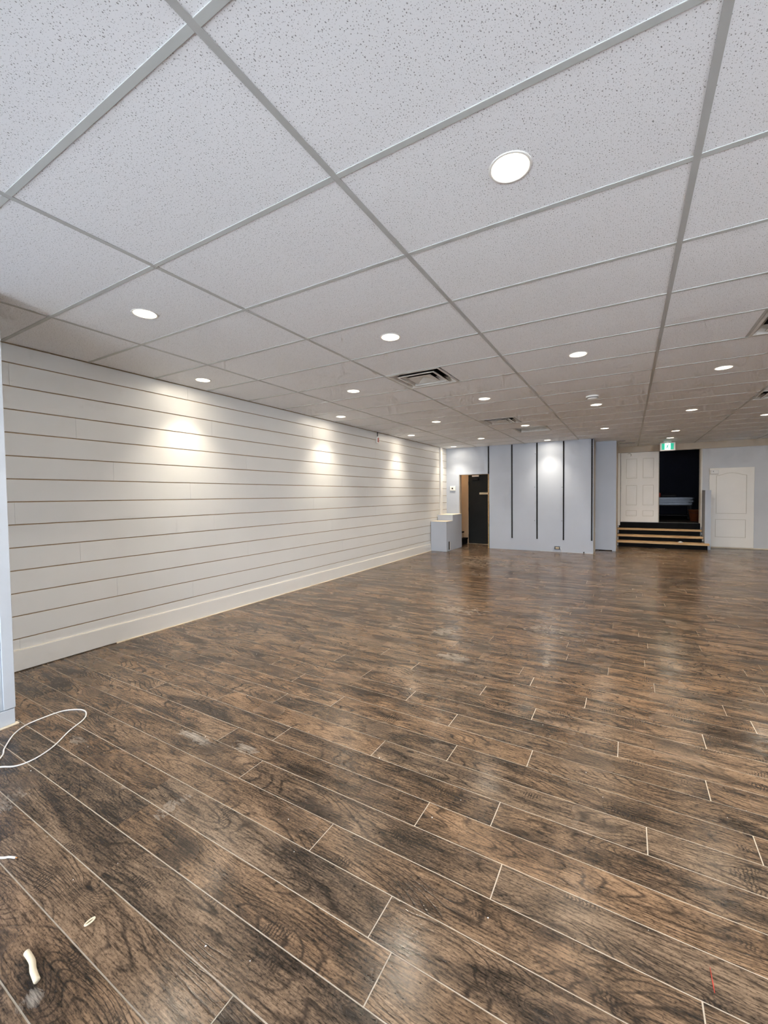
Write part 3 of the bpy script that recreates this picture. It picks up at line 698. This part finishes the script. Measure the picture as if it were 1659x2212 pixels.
# exit sign
es = thing('exit_sign', (.83, 12.1, ZC), 'green running figure exit sign hung from the ceiling above the steps', 'sign')
ex0, ex1, ez0, ez1, ey = .668, .980, 2.408, 2.606, 12.10
box('canopy', .74, .90, ey - .01, ey + .06, 2.615, ZC - .002, M_WPLAST, es, .003)
box('housing', ex0, ex1, ey, ey + .045, ez0, ez1, M_WPLAST, es, .005)
box('stem', .80, .84, ey + .01, ey + .035, ez1, 2.615, M_WPLAST, es)
fc = box('green_face', ex0 + .035, ex1 - .035, ey - .004, ey - .0002, ez0 + .028, ez1 - .022, M_EXITG, es)
dr = box('white_doorway', ex0 + .095, ex1 - .100, ey - .006, ey - .0042, ez0 + .028, ez1 - .022, M_EXITW, fc)
def limb(a, b, wd):
    a, b = Vector(a), Vector(b); d = (b - a).normalized(); n = Vector((-d.y, d.x)) * wd / 2
    return [a - n, b - n, b + n, a + n]
cxm, czm = (ex0 + ex1) / 2 - .002, (ez0 + ez1) / 2
fig = [limb((.008, .030), (-.010, -.010), .020), limb((-.010, -.008), (.018, -.030), .013), limb((.018, -.030), (.012, -.062), .011), limb((-.012, -.008), (-.024, -.036), .013),
       limb((-.024, -.036), (-.050, -.038), .011), limb((.006, .028), (.030, .014), .009), limb((.030, .014), (.042, .028), .008), limb((.004, .028), (-.024, .026), .009), limb((-.024, .026), (-.034, .006), .008),
       [Vector((.018 + .011 * math.cos(q * math.pi / 4), .050 + .011 * math.sin(q * math.pi / 4))) for q in range(8)]]
V, Fc = [], []
for poly in fig:
    n = len(V); L_ = len(poly)
    V += [(cxm + p.x, ey - .0075, czm + p.y) for p in poly] + [(cxm + p.x, ey - .0061, czm + p.y) for p in poly]
    Fc += [list(range(n, n + L_)), list(range(n + 2 * L_ - 1, n + L_ - 1, -1))] + [[n + q, n + (q + 1) % L_, n + L_ + (q + 1) % L_, n + L_ + q] for q in range(L_)]
pyd('running_figure', V, Fc, M_EXITM, es)

# slim metal strips added for the glints at the ceiling edge by the steps
tag(box('glint_strip', -.235, -.06, 11.36, 11.375, ZC - .012, ZC - .003, M_SILVER), 'short metal strip added for a glint on the ceiling above the alcove corner', 'strip', 'added ceiling glint strips')
tag(box('glint_strip', -.20, .14, 11.95, 11.965, ZC - .012, ZC - .003, M_SILVER), 'longer metal strip added for a glint on the ceiling above the six-panel door', 'strip', 'added ceiling glint strips')
# ================================================================== WALL FITTINGS
for n, (x, z0, nm) in enumerate(((-3.132, 1.93, 'shortest black slotted shelf strip, above the edge of the dark doorway'), (-2.535, .292, 'long black slotted shelf strip nearest the dark doorway'),
                                 (-1.931, .292, 'long black slotted shelf strip with screws on its left, second from doorway'), (-1.330, .290, 'long black slotted shelf strip above the wall outlet'),
                                 (-.724, .300, 'long black slotted shelf strip at the right corner of panel wall'))):
    us = [x - .0155, x - .005, x + .005, x + .0155]; zs = []; z = z0
    while z < ZC - .05: zs += [z, z + .018]; z += .05
    zs.append(ZC - .004)
    o = grid_plate('slotted_shelf_strip', us, zs, lambda u, v: abs(u - x) < .004 and ((v - z0) % .05) > .018, lambda u, v, k: (u, YB - (.0004 if k else .010), v), M_BLACKM)
    tag(o, nm, 'shelf strip', 'black shelf strips on the panel wall')
    bkp = box('slot_back', x - .0048, x + .0048, YB - .003, YB - .0005, z0 + .001, ZC - .006, M_DUCT, o)
for n, (x, z) in enumerate(((-1.972, 2.372), (-1.972, 1.968), (-1.985, 1.561), (-1.985, 1.155), (-1.990, .742), (-1.356, 2.367), (-1.362, 1.548), (-1.362, 1.147), (-1.366, .746))):
    V = [(x, YB - .003, z)] + [(x + .008 * math.cos(q * math.pi / 4), YB - .0005, z + .008 * math.sin(q * math.pi / 4)) for q in range(8)]
    pyd('screw', V, [[0, 1 + q, 1 + (q + 1) % 8] for q in range(8)], M_DUCT if n % 2 == 0 else M_RAW, wall_back)
# thermostat
th = thing('thermostat', (-4.108, YB, 1.57), 'white thermostat with dark dial beside the doorway', 'thermostat')
box('body', -4.186, -4.032, YB - .028, YB - .0005, 1.508, 1.632, M_WPLAST, th, .008, 2)
box('display', -4.138, -4.098, YB - .030, YB - .0282, 1.548, 1.588, M_DUCT, th)
box('cover_seam', -4.052, -4.050, YB - .0292, YB - .0282, 1.515, 1.625, M_GREY2, th)
# wall outlet with loose cable
ot = thing('wall_outlet', (-1.465, YB, .095), 'open wall outlet hanging loose low on the panel wall', 'outlet')
grid_plate('box', [-1.530, -1.522, -1.412, -1.404], [.058, .066, .124, .132], lambda u, v: -1.522 < u < -1.412 and .066 < v < .124, lambda u, v, k: (u, YB - (.0005 if k else .018), v), M_SILVER, ot)
box('box_back', -1.5215, -1.4125, YB - .004, YB - .0008, .0665, .1235, M_DUCT, ot)
rc = box('receptacle', -1.505, -1.425, YB - .036, YB - .0045, .075, .116, M_CREAM, ot, .006)
for x in (-1.485, -1.450): box('socket_slot', x - .008, x + .008, YB - .0375, YB - .0362, .088, .104, M_DUCT, rc)
tube('cable', [(-1.410, YB - .02, .10), (-1.385, YB - .05, .10), (-1.365, YB - .06, .06), (-1.36, YB - .06, .004)], .005, M_GREY2, ot, 6, 6)
tag(box('floor_bracket', -.90, -.875, YB - .02, YB - .0005, .0, .035, M_DUCT, None, .003), 'small dark bracket at the foot of the panel wall', 'bracket')
# corner post and stepped plinth
struct(box('trim_6', XL + .0006, XL + .045, 10.05, 10.16, .742, ZC - .004, M_WPLAST, None, .003), 'narrow white vertical post on the shiplap wall above the plinth', 'trim')
pln = thing('stepped_plinth', (-4.07, 9.85, 0), 'grey stepped boxed plinth in the corner beside the doorway', 'plinth')
stp = [(9.46, 0), (10.535, 0), (10.535, .885), (9.885, .885), (9.885, .735), (9.46, .735)]
extrude_poly('casing_box', stp, lambda u, v, k: (XL + .0165 if k else -3.862, u, v), M_GREY, pln)
box('lower_top', XL + .0165, -3.858, 9.456, 9.884, .7355, .741, M_EDGE, pln)
box('upper_top', XL + .0165, -3.858, 9.881, 10.535, .8855, .891, M_EDGE, pln)
box('torn_slot', -3.8615, -3.860, 9.60, 9.66, .03, .235, M_BLACK, pln)
box('torn_flap', -3.8615, -3.858, 9.66, 9.69, .02, .225, M_WPLAST, pln)
# alarm unit near the top of the shiplap wall
al = thing('alarm_unit', (XL, 6.98, 2.43), 'small red and white alarm unit high on the shiplap wall', 'alarm')
box('housing', XL + .0006, XL + .022, 6.935, 7.005, 2.425, 2.555, M_WPLAST, al, .004)
box('red_lens', XL + .0222, XL + .030, 6.950, 6.995, 2.445, 2.535, M_RED, al, .003)
tube('conduit', [(XL + .011, 6.97, 2.555), (XL + .011, 6.97, 2.60), (XL + .011, 6.97, ZC + .01)], .008, M_DUCT, al, 2, 8)

# ================================================================== THINGS ON THE FLOOR
r = .0039
cab = [(-2.55, .42), (-2.74, .66), (-2.921, .838), (-3.018, .886), (-3.14, .962), (-3.205, 1.034), (-3.222, 1.106), (-3.215, 1.228), (-3.153, 1.291), (-3.084, 1.309), (-3.016, 1.287), (-2.961, 1.242),
       (-2.90, 1.148), (-2.806, 1.042), (-2.761, .962), (-2.749, .897), (-2.770, .847), (-2.810, .804), (-2.90, .72), (-3.05, .60), (-3.15, .40)]
cz = [r] * len(cab)
for k in (17, 18): cz[k] = r * 3.2
tag(tube('loose_cable', [(x, y, z + .0002) for (x, y), z in zip(cab, cz)], r, M_CABLE, None, 8, 8), 'white cable lying in a long loop on the floor by return wall', 'cable')
cs = thing('cable_end', (-2.05, .62, 0), 'cut white cable end poking in at the left edge', 'cable')
tube('sheath', [(-2.40, .44, r + .0002), (-2.25, .52, r + .0002), (-2.108, .592, r + .0002), (-2.082, .610, r + .0002), (-2.055, .622, r + .0002)], r, M_CABLE, cs)
tube('copper_tip', [(-2.0551, .622, r), (-2.048, .625, r + .001)], .0025, M_COPPER, cs, 2, 6)
tag(tube('plastic_tube_piece', [(-1.588, .497, .0085), (-1.565, .4965, .0085), (-1.538, .494, .0085), (-1.51, .486, .0085), (-1.468, .480, .0085)], .0082, M_CREAM, None, 6, 12), 'short bent piece of cream plastic tube on the floor', 'tube')
link_pts = []
for q in range(12):
    a = 2 * math.pi * q / 12
    link_pts.append((-1.528 + .0055 * math.cos(a), .642 + .0145 * math.sin(a), .0032))
tag(tube('plastic_link', link_pts, .0030, M_CREAM, None, 3, 8, True), 'tiny oblong cream plastic link on the near floor tiles', 'link')
extr = [(.2155, 1.470), (.2165, 1.470), (.2180, 1.42), (.2176, 1.399), (.2158, 1.400), (.2152, 1.43)]
tag(extrude_poly('red_plastic_sliver', extr, lambda u, v, k: (u, v, .002 if k == 0 else .0004), M_RED), 'thin red sliver lying on a near right floor tile', 'debris')
# crumbs of plaster, too many and small to count
V, Fc = [], []
for q in range(130):
    x, y = random.uniform(-3.6, 1.6), .45 + 5.5 * random.random() ** 1.4
    s = random.uniform(.0015, .0042); n = len(V); a = random.uniform(0, 3.1)
    for sx, sy, sz in ((1, 0, 0), (-.5, .8, 0), (-.5, -.8, 0), (0, 0, 1)):
        V.append((x + s * (sx * math.cos(a) - sy * math.sin(a)), y + s * (sx * math.sin(a) + sy * math.cos(a)), .0004 + s * .8 * sz))
    Fc += [[n, n + 2, n + 1], [n, n + 1, n + 3], [n + 1, n + 2, n + 3], [n + 2, n, n + 3]]
tag(pyd('plaster_crumbs', V, Fc, M_WPLAST), 'scattered white plaster crumbs across the tile floor', 'debris', kind='stuff')
